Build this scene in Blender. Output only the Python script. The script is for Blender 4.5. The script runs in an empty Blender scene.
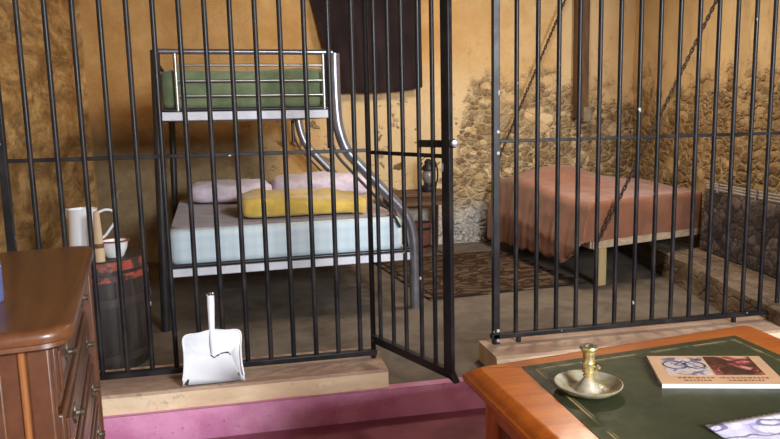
import bpy, bmesh, math, random
from math import sin, cos, pi, radians, sqrt
from mathutils import Vector, Matrix, noise as mnoise

random.seed(7)
scene = bpy.context.scene
COL = scene.collection

# ------------------------------------------------------------------ helpers
class MB:
    """collects shapes; build() links them as one mesh object"""
    def __init__(self):
        self.v = []; self.f = []; self.m = []
    def add(self, vs, fs, mi=0):
        o = len(self.v)
        self.v += [Vector(p) for p in vs]
        self.f += [tuple(i + o for i in f) for f in fs]
        self.m += [mi] * len(fs)
        return self
    def box(self, c, s, rz=0, rx=0, ry=0, mi=0):
        M = Matrix.Translation(c) @ Matrix.Rotation(rz, 4, 'Z') @ Matrix.Rotation(ry, 4, 'Y') @ Matrix.Rotation(rx, 4, 'X')
        vs = [M @ Vector((sx * s[0] / 2, sy * s[1] / 2, sz * s[2] / 2)) for sx in (-1, 1) for sy in (-1, 1) for sz in (-1, 1)]
        fs = [(0, 1, 3, 2), (4, 6, 7, 5), (0, 4, 5, 1), (2, 3, 7, 6), (0, 2, 6, 4), (1, 5, 7, 3)]
        return self.add(vs, fs, mi)
    def span(self, x0, x1, y0, y1, z0, z1, mi=0):
        return self.box(((x0 + x1) / 2, (y0 + y1) / 2, (z0 + z1) / 2), (x1 - x0, y1 - y0, z1 - z0), mi=mi)
    def bar(self, a, b, w, h, up=(0, 0, 1), mi=0):
        """rectangular bar from a to b"""
        a = Vector(a); b = Vector(b); d = (b - a).normalized(); up = Vector(up)
        if abs(d.dot(up)) > .98: up = Vector((0, 1, 0))
        s = d.cross(up).normalized(); u = s.cross(d)
        vs = [p + s * (i * w / 2) + u * (j * h / 2) for p in (a, b) for i, j in ((-1, -1), (1, -1), (1, 1), (-1, 1))]
        return self.add(vs, [(3, 2, 1, 0), (4, 5, 6, 7), (0, 1, 5, 4), (1, 2, 6, 5), (2, 3, 7, 6), (3, 0, 4, 7)], mi)
    def tube(self, pts, r, n=12, closed=False, mi=0, rs=None, cap=True):
        pts = [Vector(p) for p in pts]; N = len(pts)
        vs = []; prev = None
        for i, p in enumerate(pts):
            if closed: t = pts[(i + 1) % N] - pts[i - 1]
            else: t = pts[min(i + 1, N - 1)] - pts[max(i - 1, 0)]
            t.normalize()
            if prev is None:
                a = Vector((0, 0, 1)) if abs(t.z) < .9 else Vector((1, 0, 0))
                s = t.cross(a).normalized()
            else:
                s = (prev - t * prev.dot(t)).normalized()
            prev = s; u = t.cross(s)
            rr = rs[i] if rs else r
            vs += [p + (s * cos(2 * pi * k / n) + u * sin(2 * pi * k / n)) * rr for k in range(n)]
        fs = []
        for i in range(N if closed else N - 1):
            j = (i + 1) % N
            fs += [(i * n + k, i * n + (k + 1) % n, j * n + (k + 1) % n, j * n + k) for k in range(n)]
        if not closed and cap:
            fs += [tuple(range(n - 1, -1, -1)), tuple((N - 1) * n + k for k in range(n))]
        return self.add(vs, fs, mi)
    def lathe(self, prof, c=(0, 0, 0), n=32, mi=0, axis=None):
        """prof: list of (r, z); axis matrix optional"""
        M = Matrix.Translation(c) @ (axis if axis else Matrix.Identity(4))
        vs = []; idx = []
        for r, z in prof:
            if r < 1e-6:
                idx.append([len(vs)]); vs.append(M @ Vector((0, 0, z)))
            else:
                idx.append(list(range(len(vs), len(vs) + n)))
                vs += [M @ Vector((r * cos(2 * pi * k / n), r * sin(2 * pi * k / n), z)) for k in range(n)]
        fs = []
        for a, b in zip(idx, idx[1:]):
            for k in range(n):
                k2 = (k + 1) % n
                if len(a) == 1 and len(b) == 1: continue
                if len(a) == 1: fs.append((a[0], b[k2], b[k]))
                elif len(b) == 1: fs.append((a[k], a[k2], b[0]))
                else: fs.append((a[k], a[k2], b[k2], b[k]))
        return self.add(vs, fs, mi)
    def prism(self, poly, z0, z1, mi=0):
        n = len(poly)
        vs = [(x, y, z0) for x, y in poly] + [(x, y, z1) for x, y in poly]
        fs = [tuple(range(n - 1, -1, -1)), tuple(range(n, 2 * n))] + [(i, (i + 1) % n, n + (i + 1) % n, n + i) for i in range(n)]
        return self.add(vs, fs, mi)
    def loft(self, rings, mi=0, caps=True):
        n = len(rings[0]); vs = [p for r in rings for p in r]; fs = []
        for i in range(len(rings) - 1):
            fs += [(i * n + k, i * n + (k + 1) % n, (i + 1) * n + (k + 1) % n, (i + 1) * n + k) for k in range(n)]
        if caps:
            fs += [tuple(range(n - 1, -1, -1)), tuple((len(rings) - 1) * n + k for k in range(n))]
        return self.add(vs, fs, mi)
    def grid(self, fn, nu, nv, mi=0):
        vs = [fn(i / nu, j / nv) for j in range(nv + 1) for i in range(nu + 1)]
        w = nu + 1
        return self.add(vs, [(j * w + i, j * w + i + 1, (j + 1) * w + i + 1, (j + 1) * w + i) for j in range(nv) for i in range(nu)], mi)
    def build(self, name, mats, parent=None, origin=None, smooth=True, bevel=0, seg=2, solid=0, local=False, angle=40, fix=True):
        """vertices are in world space (local=True: already in the parent's space)"""
        me = bpy.data.meshes.new(name)
        off = Vector((0, 0, 0))
        if parent is not None and not local:
            Mi = parent.matrix_basis.inverted()
            vs = [Mi @ p for p in self.v]
        elif parent is None:
            if origin is None:
                xs = [p.x for p in self.v]; ys = [p.y for p in self.v]; zs = [p.z for p in self.v]
                origin = Vector(((min(xs) + max(xs)) / 2, (min(ys) + max(ys)) / 2, min(zs)))
            off = Vector(origin); vs = [p - off for p in self.v]
        else:
            vs = self.v
        me.from_pydata([tuple(p) for p in vs], [], self.f)
        for m in (mats if isinstance(mats, (list, tuple)) else [mats]): me.materials.append(m)
        me.polygons.foreach_set('material_index', self.m)
        if fix:
            bm = bmesh.new(); bm.from_mesh(me)
            bmesh.ops.recalc_face_normals(bm, faces=bm.faces)
            bm.to_mesh(me); bm.free()
        if smooth:
            me.shade_smooth()
            me.set_sharp_from_angle(angle=radians(angle))
        o = bpy.data.objects.new(name, me); COL.objects.link(o)
        if parent is not None: o.parent = parent
        else: o.location = off
        if solid:
            m = o.modifiers.new('solid', 'SOLIDIFY'); m.thickness = solid; m.offset = 0
        if bevel:
            m = o.modifiers.new('bevel', 'BEVEL'); m.width = bevel; m.segments = seg; m.limit_method = 'ANGLE'; m.angle_limit = radians(35)
        return o

def tag(o, label, cat, group=None, kind=None):
    o['label'] = label; o['category'] = cat
    if group: o['group'] = group
    if kind: o['kind'] = kind
    return o
def thing(name, label, cat, loc=(0, 0, 0), rz=0, group=None):
    o = bpy.data.objects.new(name, None); COL.objects.link(o)
    o.location = loc; o.rotation_euler = (0, 0, rz); o.empty_display_size = .1
    o.matrix_basis = Matrix.Translation(loc) @ Matrix.Rotation(rz, 4, 'Z')
    return tag(o, label, cat, group)
def struct(name, mb, mats, label, cat, **kw):
    o = mb.build(name, mats, **kw)
    o['kind'] = 'structure'; o['label'] = label; o['category'] = cat
    return o
def smoothpath(pts, n=6):
    P = [Vector(p) for p in pts]; out = []
    for i in range(len(P) - 1):
        p0 = P[max(i - 1, 0)]; p1 = P[i]; p2 = P[i + 1]; p3 = P[min(i + 2, len(P) - 1)]
        for k in range(n):
            t = k / n
            out.append(.5 * ((2 * p1) + (p2 - p0) * t + (2 * p0 - 5 * p1 + 4 * p2 - p3) * t * t + (3 * p1 - p0 - 3 * p2 + p3) * t ** 3))
    out.append(P[-1]); return out

# ------------------------------------------------------------------ materials
class NT:
    def __init__(self, name):
        self.mat = bpy.data.materials.new(name); self.mat.use_nodes = True
        self.nt = self.mat.node_tree; self.N = self.nt.nodes; self.L = self.nt.links
        self.bsdf = self.N['Principled BSDF']
        g = self.N.new('ShaderNodeNewGeometry'); self.pos = g.outputs['Position']
        tc = self.N.new('ShaderNodeTexCoord'); self.obj = tc.outputs['Object']
    def link(self, a, b): self.L.new(a, b)
    def _set(self, sock, v):
        if isinstance(v, bpy.types.NodeSocket): self.L.new(v, sock)
        elif v is not None:
            if isinstance(v, (tuple, list)) and len(v) == 3 and sock.type == 'RGBA': v = (*v, 1)
            sock.default_value = v
    def math(self, op, a, b=None, c=None, clamp=False):
        n = self.N.new('ShaderNodeMath'); n.operation = op; n.use_clamp = clamp
        for s, v in zip(n.inputs, (a, b, c)): self._set(s, v)
        return n.outputs[0]
    def mix(self, f, a, b, mode='MIX'):
        n = self.N.new('ShaderNodeMix'); n.data_type = 'RGBA'; n.blend_type = mode
        self._set(n.inputs[0], f); self._set(n.inputs[6], a); self._set(n.inputs[7], b)
        return n.outputs[2]
    def mapping(self, vec, scale=(1, 1, 1), loc=(0, 0, 0), rot=(0, 0, 0)):
        n = self.N.new('ShaderNodeMapping'); self.link(vec, n.inputs[0])
        n.inputs['Scale'].default_value = scale; n.inputs['Location'].default_value = loc; n.inputs['Rotation'].default_value = rot
        return n.outputs[0]
    def noise(self, vec, scale=5, detail=4, rough=.55, dist=0, out=0):
        n = self.N.new('ShaderNodeTexNoise'); self.link(vec, n.inputs['Vector'])
        n.inputs['Scale'].default_value = scale; n.inputs['Detail'].default_value = detail
        n.inputs['Roughness'].default_value = rough; n.inputs['Distortion'].default_value = dist
        return n.outputs[out]
    def voro(self, vec, scale=5, feature='F1', out='Distance', rnd=1):
        n = self.N.new('ShaderNodeTexVoronoi'); n.feature = feature; self.link(vec, n.inputs['Vector'])
        n.inputs['Scale'].default_value = scale; n.inputs['Randomness'].default_value = rnd
        return n.outputs[out]
    def wave(self, vec, scale=5, dist=2, detail=2, dirn='X', wt='BANDS', dscale=1):
        n = self.N.new('ShaderNodeTexWave'); self.link(vec, n.inputs['Vector']); n.wave_type = wt
        if wt == 'BANDS': n.bands_direction = dirn
        n.inputs['Scale'].default_value = scale; n.inputs['Distortion'].default_value = dist
        n.inputs['Detail'].default_value = detail; n.inputs['Detail Scale'].default_value = dscale
        return n.outputs['Fac']
    def ramp(self, f, stops, interp='LINEAR'):
        n = self.N.new('ShaderNodeValToRGB'); self.link(f, n.inputs[0]); n.color_ramp.interpolation = interp
        els = n.color_ramp.elements
        while len(els) < len(stops): els.new(.5)
        for e, (p, c) in zip(els, stops):
            e.position = p; e.color = (*c, 1) if len(c) == 3 else c
        return n.outputs[0]
    def rng(self, v, a, b, c=0, d=1, smooth=True):
        n = self.N.new('ShaderNodeMapRange'); n.interpolation_type = 'SMOOTHSTEP' if smooth else 'LINEAR'
        self._set(n.inputs[0], v)
        for i, x in enumerate((a, b, c, d)): n.inputs[i + 1].default_value = x
        return n.outputs[0]
    def xyz(self, vec):
        n = self.N.new('ShaderNodeSeparateXYZ'); self.link(vec, n.inputs[0]); return n.outputs
    def vadd(self, a, b, scale=1):
        n = self.N.new('ShaderNodeVectorMath'); n.operation = 'MULTIPLY_ADD'
        self.link(b, n.inputs[0]); n.inputs[1].default_value = (scale,) * 3; self.link(a, n.inputs[2]); return n.outputs[0]
    def bump(self, h, strength=.5, dist=.01, normal=None):
        n = self.N.new('ShaderNodeBump'); self._set(n.inputs['Height'], h)
        n.inputs['Strength'].default_value = strength; n.inputs['Distance'].default_value = dist
        if normal is not None: self.link(normal, n.inputs['Normal'])
        self.link(n.outputs[0], self.bsdf.inputs['Normal']); return n.outputs[0]
    def done(self, color=None, rough=.5, metal=0, spec=None, coat=None, sheen=None, trans=None):
        b = self.bsdf
        self._set(b.inputs['Base Color'], color); self._set(b.inputs['Roughness'], rough); self._set(b.inputs['Metallic'], metal)
        if spec is not None: b.inputs['Specular IOR Level'].default_value = spec
        if coat is not None: b.inputs['Coat Weight'].default_value = coat; b.inputs['Coat Roughness'].default_value = .12
        if sheen is not None: b.inputs['Sheen Weight'].default_value = sheen
        if trans is not None: b.inputs['Transmission Weight'].default_value = trans
        return self.mat

def simple(name, col, rough=.5, metal=0, var=.15, scale=12, bump=0, **kw):
    t = NT(name)
    n = t.noise(t.pos, scale, 4)
    c = t.mix(t.rng(n, .3, .7), tuple(x * (1 - var) for x in col), tuple(min(1, x * (1 + var)) for x in col))
    if bump: t.bump(t.noise(t.pos, scale * 6, 3), bump, .004)
    return t.done(c, rough, metal, **kw)

def mat_iron():
    t = NT('black_painted_iron')
    n = t.noise(t.pos, 9, 5)
    base = t.mix(t.rng(n, .4, .65), (.008, .008, .010), (.022, .018, .018))
    chips = t.rng(t.noise(t.mapping(t.pos, (1, 1, .5)), 30, 2, .4), 0.765, .78)
    c = t.mix(chips, base, (.45, .45, .45))
    t.bump(t.noise(t.pos, 120, 2), .15, .002)
    return t.done(c, t.rng(n, .3, .7, .34, .48), 0, spec=.32)
def mat_wall():
    t = NT('ochre_plaster_over_rubble')
    p = t.pos; X, Y, Z = t.xyz(p)
    wob = t.noise(p, 1.6, 5, .6)
    wob2 = t.noise(t.mapping(p, (1, 1, 1), (5, 3, 9)), 5, 5, .65)
    # height below which the plaster has come off the stones, by place along the wall
    th = t.rng(X, 1.95, 2.35, -.2, 1.98)
    th = t.math('SUBTRACT', th, t.rng(X, 3.0, 3.7, 0, .20))
    zz = t.math('ADD', Z, t.math('MULTIPLY', t.math('SUBTRACT', wob, .5), .9))
    zz = t.math('ADD', zz, t.math('MULTIPLY', t.math('SUBTRACT', wob2, .5), 1.3))
    mask = t.rng(t.math('SUBTRACT', th, zz), -.16, .30)
    dv = t.vadd(t.mapping(p, (1, .6, 1)), t.noise(p, 5, 3, out=1), .10)
    dv = t.vadd(dv, t.noise(p, 17, 3, out=1), .045)
    dm = t.mapping(dv, (1, 1, 1.45))
    e1 = t.voro(dm, 7.5, 'DISTANCE_TO_EDGE'); e2 = t.voro(dm, 14, 'DISTANCE_TO_EDGE')
    sel = t.rng(t.noise(p, 3.5, 2), .44, .54)
    edge = t.math('ADD', t.math('MULTIPLY', e1, t.math('SUBTRACT', 1, sel)), t.math('MULTIPLY', e2, sel))
    cell = t.mix(sel, t.voro(dm, 7.5, 'F1', 'Color'), t.voro(dm, 14, 'F1', 'Color'))
    cr, cg, cb = t.xyz(cell)
    fine = t.noise(p, 34, 5, .7)
    present = t.rng(t.math('ADD', cg, t.math('MULTIPLY', fine, .3)), .36, .5)
    stone = t.math('MULTIPLY', t.rng(t.math('ADD', edge, t.math('MULTIPLY', t.math('SUBTRACT', fine, .5), .12)), .015, .22), present)
    pock = t.math('MULTIPLY', t.rng(cb, .66, .74), t.rng(t.math('ADD', Z, wob), 2.4, 1.9))
    pock = t.math('MULTIPLY', pock, t.rng(edge, .08, .2))
    pock = t.math('MULTIPLY', pock, t.rng(wob2, .42, .54))
    pock = t.math('MULTIPLY', pock, t.rng(X, -.2, .6, .25, 1))
    # plaster colour
    pl = t.mix(t.rng(t.noise(p, 2.2, 6, .65), .35, .68), (.54, .285, .095), (.68, .40, .16))
    pl = t.mix(t.rng(X, 1.6, 2.6, 0, .7), pl, t.mix(t.rng(t.noise(p, 2.6, 6, .7), .35, .68), (.58, .38, .17), (.72, .53, .30)))
    pl = t.mix(t.rng(X, 3.2, 3.5, 0, .6), pl, (.80, .60, .34))
    pl = t.mix(t.rng(t.noise(t.mapping(p, (1, 1, .35)), 10, 5, .7), .55, .8, 0, .8), pl, (.38, .20, .075))
    cream = t.math('MULTIPLY', t.rng(X, .5, 1.0), t.math('MULTIPLY', t.rng(X, 3.0, 2.2), t.rng(t.math('ADD', Z, t.math('MULTIPLY', wob, .4)), 2.5, 1.8)))
    pl = t.mix(t.math('MULTIPLY', cream, .6), pl, (.78, .63, .39))
    bunkshade = t.rng(t.math('ADD', Z, t.math('MULTIPLY', wob, .5)), 1.95, 1.45)     # bunk's shadow on the wall by the bed, painted grey into the plaster
    bunkshade = t.math('MULTIPLY', bunkshade, t.rng(X, .55, .15))
    bunkshade = t.math('MULTIPLY', bunkshade, t.rng(X, -1.47, -1.42))
    pl = t.mix(t.math('MULTIPLY', bunkshade, .75), pl, t.mix(t.rng(wob2, .4, .6), (.15, .13, .085), (.25, .21, .135)))
    lw = t.rng(t.noise(t.mapping(p, (1, .3, .9)), 6, 7, .75, .6), .42, .62)       # brown scabs on the left wall
    lwm = t.rng(X, -1.44, -1.47)
    pl = t.mix(t.math('MULTIPLY', lwm, .8), pl, t.mix(t.rng(t.noise(t.mapping(p, (1, .3, 1)), 7, 6, .75), .38, .62), (.50, .27, .085), (.82, .52, .22)))
    pl = t.mix(t.math('MULTIPLY', t.math('MULTIPLY', lw, lwm), .8), pl, (.22, .115, .045))
    st = t.ramp(cr, [(.15, (.26, .165, .085)), (.4, (.46, .32, .17)), (.6, (.33, .22, .12)), (.85, (.52, .38, .22))])
    st = t.mix(t.rng(fine, .38, .66), t.mix(.6, st, (.06, .04, .022)), st)
    mort = t.mix(t.rng(wob2, .35, .65), (.50, .34, .17), (.78, .58, .33))
    rub = t.mix(stone, mort, st)
    rub = t.mix(t.math('MULTIPLY', t.rng(edge, .08, .01), .6), rub, (.13, .08, .04))
    rub = t.mix(t.rng(X, 3.0, 3.6, 0, .15), rub, (.19, .115, .055))
    c = t.mix(t.math('MAXIMUM', mask, pock), pl, rub)
    # whitewash left on the foot of the back wall
    ww = t.math('MULTIPLY', t.rng(t.math('ADD', Z, t.math('MULTIPLY', wob2, .35)), .88, .62), t.math('MULTIPLY', t.rng(X, 1.3, 1.7), t.rng(X, 2.75, 2.5)))
    c = t.mix(t.math('MULTIPLY', ww, .8), c, t.mix(t.rng(fine, .35, .65), (.22, .21, .21), (.60, .59, .58)))
    h = t.math('MULTIPLY', t.math('MAXIMUM', mask, pock), t.math('ADD', stone, -.25))
    h = t.math('ADD', h, t.math('MULTIPLY', fine, .30))
    h = t.math('ADD', h, t.math('MULTIPLY', wob2, .35))
    t.bump(h, .75, .032)
    return t.done(c, .92, spec=.15)
def mat_wood(name, a, b, rough=.3, grain='Y', coat=0, scale=1.0, dark=None, use='obj'):
    t = NT(name)
    vec = t.obj if use == 'obj' else t.pos
    s = {'X': (.12, 1, 1), 'Y': (1, .12, 1), 'Z': (1, 1, .12)}[grain]
    m = t.mapping(vec, tuple(x * scale for x in s))
    n = t.noise(m, 22, 6, .65, .4); n2 = t.noise(m, 80, 3, .6)
    f = t.math('ADD', t.math('MULTIPLY', n, .75), t.math('MULTIPLY', n2, .25))
    c = t.mix(t.rng(f, .32, .68), a, b)
    if dark: c = t.mix(t.rng(t.noise(vec, 4, 5, .6), .5, .75, 0, .7), c, dark)
    t.bump(f, .12, .003)
    return t.done(c, rough, coat=coat)
def mat_floor(name, a, b, rough, stain, s=3):
    t = NT(name)
    n = t.noise(t.pos, s, 7, .65); n2 = t.noise(t.pos, 22, 4, .6)
    c = t.mix(t.rng(n, .35, .66), a, b)
    c = t.mix(t.rng(n2, .55, .78, 0, .5), c, stain)
    t.bump(t.math('ADD', n, t.math('MULTIPLY', n2, .3)), .25, .02)
    return t.done(c, rough)
def mat_stripe(name, base, alt, freq, rough=.85):
    """faint woven check"""
    t = NT(name)
    a = t.wave(t.obj, freq, 0, 0, 'X'); b = t.wave(t.obj, freq, 0, 0, 'Z')
    f = t.math('MULTIPLY', t.math('ADD', t.rng(a, .45, .8), t.rng(b, .45, .8)), .5)
    c = t.mix(f, base, alt)
    t.bump(t.noise(t.pos, 9, 3), .35, .02)
    return t.done(c, rough, sheen=.2)
def mat_cloth(name, col, var=.18, fold=7, rough=.9, bump=.4, alt=None):
    t = NT(name)
    n = t.noise(t.pos, fold, 4, .55)
    c = t.mix(t.rng(n, .3, .7), tuple(x * (1 - var) for x in col), alt or tuple(min(1, x * (1 + var)) for x in col))
    w = t.noise(t.pos, 160, 2)
    t.bump(t.math('ADD', n, t.math('MULTIPLY', w, .12)), bump, .02)
    return t.done(c, rough, sheen=.25, spec=.2)
def mat_rug():
    t = NT('patterned_wool_rug')
    v = t.voro(t.vadd(t.obj, t.noise(t.obj, 4, 3, out=1), .12), 4.5, 'DISTANCE_TO_EDGE')
    w = t.wave(t.obj, 2.0, 9, 3, wt='RINGS', dscale=2)
    f = t.math('ADD', t.math('MULTIPLY', t.rng(v, .02, .16), .5), t.math('MULTIPLY', w, .5))
    c = t.ramp(f, [(.25, (.13, .085, .055)), (.4, (.025, .017, .014)), (.55, (.07, .03, .02)), (.68, (.018, .013, .013)), (.85, (.10, .068, .042))])
    X, Y, Z = t.xyz(t.obj)
    d = t.math('MAXIMUM', t.math('SUBTRACT', t.math('ABSOLUTE', X), .60), t.math('SUBTRACT', t.math('ABSOLUTE', Y), .72))
    c = t.mix(t.rng(d, -.005, .0), c, (.025, .016, .014))
    c = t.mix(t.math('MULTIPLY', t.rng(d, .02, .025), t.rng(w, .5, .6)), c, (.15, .10, .06))
    t.bump(t.noise(t.pos, 200, 2), .5, .005)
    return t.done(c, .95, spec=.1)
def mat_enamel(name, base=(.86, .87, .90), chip=(.05, .03, .02), lo=.70, scale=14):
    t = NT(name)
    n = t.noise(t.pos, scale, 5, .65)
    c = t.mix(t.rng(n, lo, lo + .015), base, chip)
    c = t.mix(t.rng(t.noise(t.pos, 5, 3), .5, .8, 0, .25), c, (.55, .55, .55))
    return t.done(c, t.rng(n, lo, lo + .02, .18, .7), coat=.3)
def mat_barrel():
    t = NT('weathered_barrel_staves')
    X, Y, Z = t.xyz(t.obj)
    ang = t.math('ARCTAN2', Y, X)
    st = t.math('FRACT', t.math('MULTIPLY', ang, 18 / (2 * pi)))
    gap = t.rng(t.math('ABSOLUTE', t.math('SUBTRACT', st, .5)), .46, .5)
    n = t.noise(t.mapping(t.obj, (1, 1, .15)), 18, 5, .6)
    c = t.mix(t.rng(n, .35, .7), (.018, .013, .011), (.05, .036, .028))
    c = t.mix(gap, c, (.01, .008, .007))
    t.bump(t.math('SUBTRACT', n, gap), .4, .01)
    return t.done(c, .6)
def mat_flake(name, a, b, lo, hi):
    t = NT(name)
    n = t.noise(t.pos, 11, 5, .7)
    c = t.mix(t.rng(n, lo, hi), a, b)
    t.bump(n, .5, .008)
    return t.done(c, .6)
def mat_mottled():
    t = NT('dark_mottled_stone_print')
    dv = t.vadd(t.obj, t.noise(t.obj, 7, 4, out=1), .10)
    dv = t.mapping(dv, (1, .8, 1.2))
    e = t.voro(dv, 11, 'DISTANCE_TO_EDGE'); cc = t.voro(dv, 11, 'F1', 'Color')
    r, g, b = t.xyz(cc); n = t.noise(t.obj, 20, 5, .7)
    c = t.ramp(r, [(0, (.04, .032, .034)), (.5, (.10, .08, .08)), (1, (.20, .16, .16))])
    c = t.mix(t.rng(n, .36, .62), t.mix(.7, c, (.022, .016, .018)), c)
    c = t.mix(t.math('MULTIPLY', t.rng(e, .07, .0), .8), c, (.018, .014, .016))
    c = t.mix(t.rng(n, .62, .74, 0, .5), c, (.30, .26, .26))
    t.bump(t.math('ADD', t.rng(e, 0, .2), n), .35, .015)
    return t.done(c, .75)
def mat_leather():
    t = NT('green_desk_leather')
    n = t.noise(t.pos, 3, 5); n2 = t.noise(t.pos, 25, 4)
    c = t.mix(t.rng(n, .35, .65), (.023, .029, .011), (.044, .048, .018))
    c = t.mix(t.rng(n2, .55, .8, 0, .4), c, (.06, .07, .03))
    t.bump(t.noise(t.pos, 300, 2), .2, .001)
    return t.done(c, t.rng(n2, .3, .7, .42, .55), spec=.35)
def mat_sill(name, a, b, dirt):
    t = NT(name)
    n = t.noise(t.mapping(t.pos, (.35, 1, 1)), 7, 6, .65); n2 = t.noise(t.pos, 30, 4, .6)
    c = t.mix(t.rng(n, .35, .65), a, b)
    c = t.mix(t.rng(n2, .56, .75, 0, .6), c, dirt)
    t.bump(t.math('ADD', n, n2), .3, .01)
    return t.done(c, .8, spec=.25)
def mat_ledge():
    t = NT('worn_cracked_stone_ledge')
    n = t.noise(t.mapping(t.pos, (1, .35, 1)), 7, 6, .65); n2 = t.noise(t.pos, 30, 5, .65)
    c = t.mix(t.rng(n, .35, .65), (.13, .092, .062), (.28, .205, .145))
    c = t.mix(t.rng(n2, .52, .72, 0, .7), c, (.09, .06, .045))
    dv = t.mapping(t.vadd(t.pos, t.noise(t.pos, 4, 3, out=1), .2), (1, .45, 2.2))
    e = t.voro(dv, 3.2, 'DISTANCE_TO_EDGE')
    cr = t.rng(e, .035, .0)
    c = t.mix(t.math('MULTIPLY', cr, .45), c, (.04, .03, .025))
    t.bump(t.math('SUBTRACT', t.math('ADD', n, n2), t.math('MULTIPLY', cr, .7)), .6, .02)
    return t.done(c, .85, spec=.2)
def mat_step():
    t = NT('pink_painted_step')
    n = t.noise(t.pos, 4, 6, .6); n2 = t.noise(t.pos, 28, 4, .65)
    c = t.mix(t.rng(n, .35, .65), (.54, .18, .32), (.72, .31, .48))
    c = t.mix(t.rng(n2, .63, .72, 0, .7), c, (.20, .06, .09))
    t.bump(t.math('ADD', n, n2), .3, .01)
    return t.done(c, .6)
def mat_timber(name, a, b, g='Z'):
    return mat_wood(name, a, b, .8, g)
def mat_paper_print():
    t = NT('purple_printed_paper')
    d = t.vadd(t.obj, t.noise(t.obj, 12, 2, out=1), .03)
    w = t.wave(d, 9, 4, 1, wt='RINGS', dscale=1.5)
    w2 = t.voro(d, 16, 'DISTANCE_TO_EDGE')
    n = t.noise(t.obj, 14, 3)
    c = t.mix(t.rng(n, .5, .6, 0, .5), (.76, .74, .84), (.50, .44, .70))
    c = t.mix(t.math('MULTIPLY', t.rng(w, .90, .97), .85), c, (.13, .10, .24))
    c = t.mix(t.math('MULTIPLY', t.rng(w2, .03, .0), .6), c, (.18, .13, .34))
    return t.done(c, .6)

M = {}
M['iron'] = mat_iron()
M['bedmetal'] = simple('dark_metallic_bed_tube', (.30, .30, .34), .30, .75, .2, 10)
M['bedblack'] = simple('black_bed_tube', (.022, .02, .022), .35, 0, .2, 10)
M['bedsteel'] = simple('pale_steel_rail', (.42, .40, .38), .35, .8, .15, 10)
M['white_rail'] = simple('white_painted_bed_rail', (.70, .70, .76), .45, 0, .06, 10)
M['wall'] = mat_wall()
M['plain_wall'] = simple('cream_office_wall', (.55, .47, .36), .9, 0, .1, 3, .2)
M['ceiling'] = simple('brown_boarded_ceiling', (.16, .10, .06), .9, 0, .2, 4)
M['cellfloor'] = mat_floor('worn_brown_cell_floor', (.10, .076, .057), (.19, .15, .115), .75, (.05, .035, .028))
M['floor'] = mat_floor('dark_red_polished_floor', (.21, .055, .085), (.31, .095, .135), .42, (.22, .09, .11))
M['step'] = mat_step()
M['sill'] = mat_sill('worn_sill_planks', (.36, .22, .16), (.52, .37, .26), (.22, .12, .09))
M['sill_edge'] = mat_sill('cream_sill_edge', (.64, .46, .29), (.80, .62, .42), (.40, .24, .14))
M['ledge'] = mat_ledge()
M['sheet'] = mat_stripe('pale_blue_checked_sheet', (.68, .77, .82), (.58, .72, .79), 4.5)
M['mauve'] = mat_cloth('brown_mauve_bedspread', (.29, .215, .215), .15, 6)
M['lilac'] = mat_cloth('lilac_pillowcase', (.72, .62, .72), .1, 14, bump=.7)
M['yellow'] = mat_cloth('mustard_blanket', (.62, .42, .09), .15, 9)
M['green'] = mat_cloth('green_mattress_cover', (.15, .20, .105), .12, 8, alt=(.22, .26, .14))
M['blanket'] = mat_cloth('terracotta_blanket', (.285, .115, .062), .14, 7)
M['curtain'] = mat_cloth('dark_maroon_curtain', (.022, .012, .013), .3, 4)
M['rug'] = mat_rug()
M['enamel'] = mat_enamel('white_enamel', lo=.735)
M['enamel_chip'] = simple('bare_iron_chip', (.03, .02, .015), .7)
M['rimred'] = simple('red_rim', (.30, .05, .03), .5)
M['palewood'] = mat_wood('pale_turned_wood', (.58, .40, .23), (.70, .52, .33), .6, 'Z')
M['barrel'] = mat_barrel()
M['hoop'] = mat_flake('flaking_red_hoop', (.045, .028, .022), (.34, .06, .038), .40, .50)
M['hoop_dark'] = mat_flake('dark_hoop', (.045, .03, .025), (.38, .07, .045), .60, .66)
M['chest'] = mat_wood('mahogany_top', (.10, .036, .013), (.17, .064, .022), .34, 'Y', .15)
M['chest_front'] = mat_wood('mahogany_front', (.085, .030, .012), (.13, .049, .019), .4, 'Y', .15)
M['chest_edge'] = mat_wood('mahogany_edge', (.27, .10, .03), (.38, .15, .045), .25, 'Z', .4)
M['brass_old'] = simple('tarnished_brass', (.12, .10, .07), .45, .6, .3, 30)
M['brass'] = simple('worn_brass', (.58, .47, .20), .27, .65, .3, 40)
M['desk'] = mat_wood('orange_mahogany', (.42, .090, .010), (.60, .155, .018), .33, 'X', .15)
M['desk_side'] = mat_wood('orange_mahogany_upright', (.36, .09, .012), (.50, .15, .02), .34, 'Z', .1)
M['desk_dark'] = mat_wood('dark_mahogany_panel', (.09, .025, .012), (.15, .045, .018), .35, 'Z', .2)
M['leather'] = mat_leather()
M['gold'] = mat_flake('worn_gold_tooling', (.05, .055, .022), (.36, .27, .12), .40, .55)
M['timber'] = mat_timber('dark_weathered_timber', (.075, .035, .017), (.17, .09, .045))
M['post_new'] = mat_timber('pale_timber_leg', (.38, .26, .11), (.52, .38, .18))
M['board'] = mat_timber('pale_platform_edge', (.40, .27, .16), (.62, .47, .32), 'X')
M['chain'] = simple('rusty_chain', (.06, .038, .025), .55, .5, .3, 60)
M['mottled'] = mat_mottled()
M['pipe'] = simple('grey_white_pipe', (.42, .40, .40), .5, 0, .15, 20)
M['table_wood'] = mat_timber('brown_table_wood', (.09, .042, .018), (.16, .08, .035), 'X')
M['redwood'] = mat_timber('reddish_brown_wood', (.09, .028, .018), (.15, .05, .03))
M['blackmetal'] = simple('blackened_metal', (.018, .016, .016), .5, .3)
M['greyglass'] = simple('dull_grey_glass', (.20, .18, .16), .2)
M['blueglass'] = simple('blue_glass', (.10, .12, .25), .12)
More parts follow.
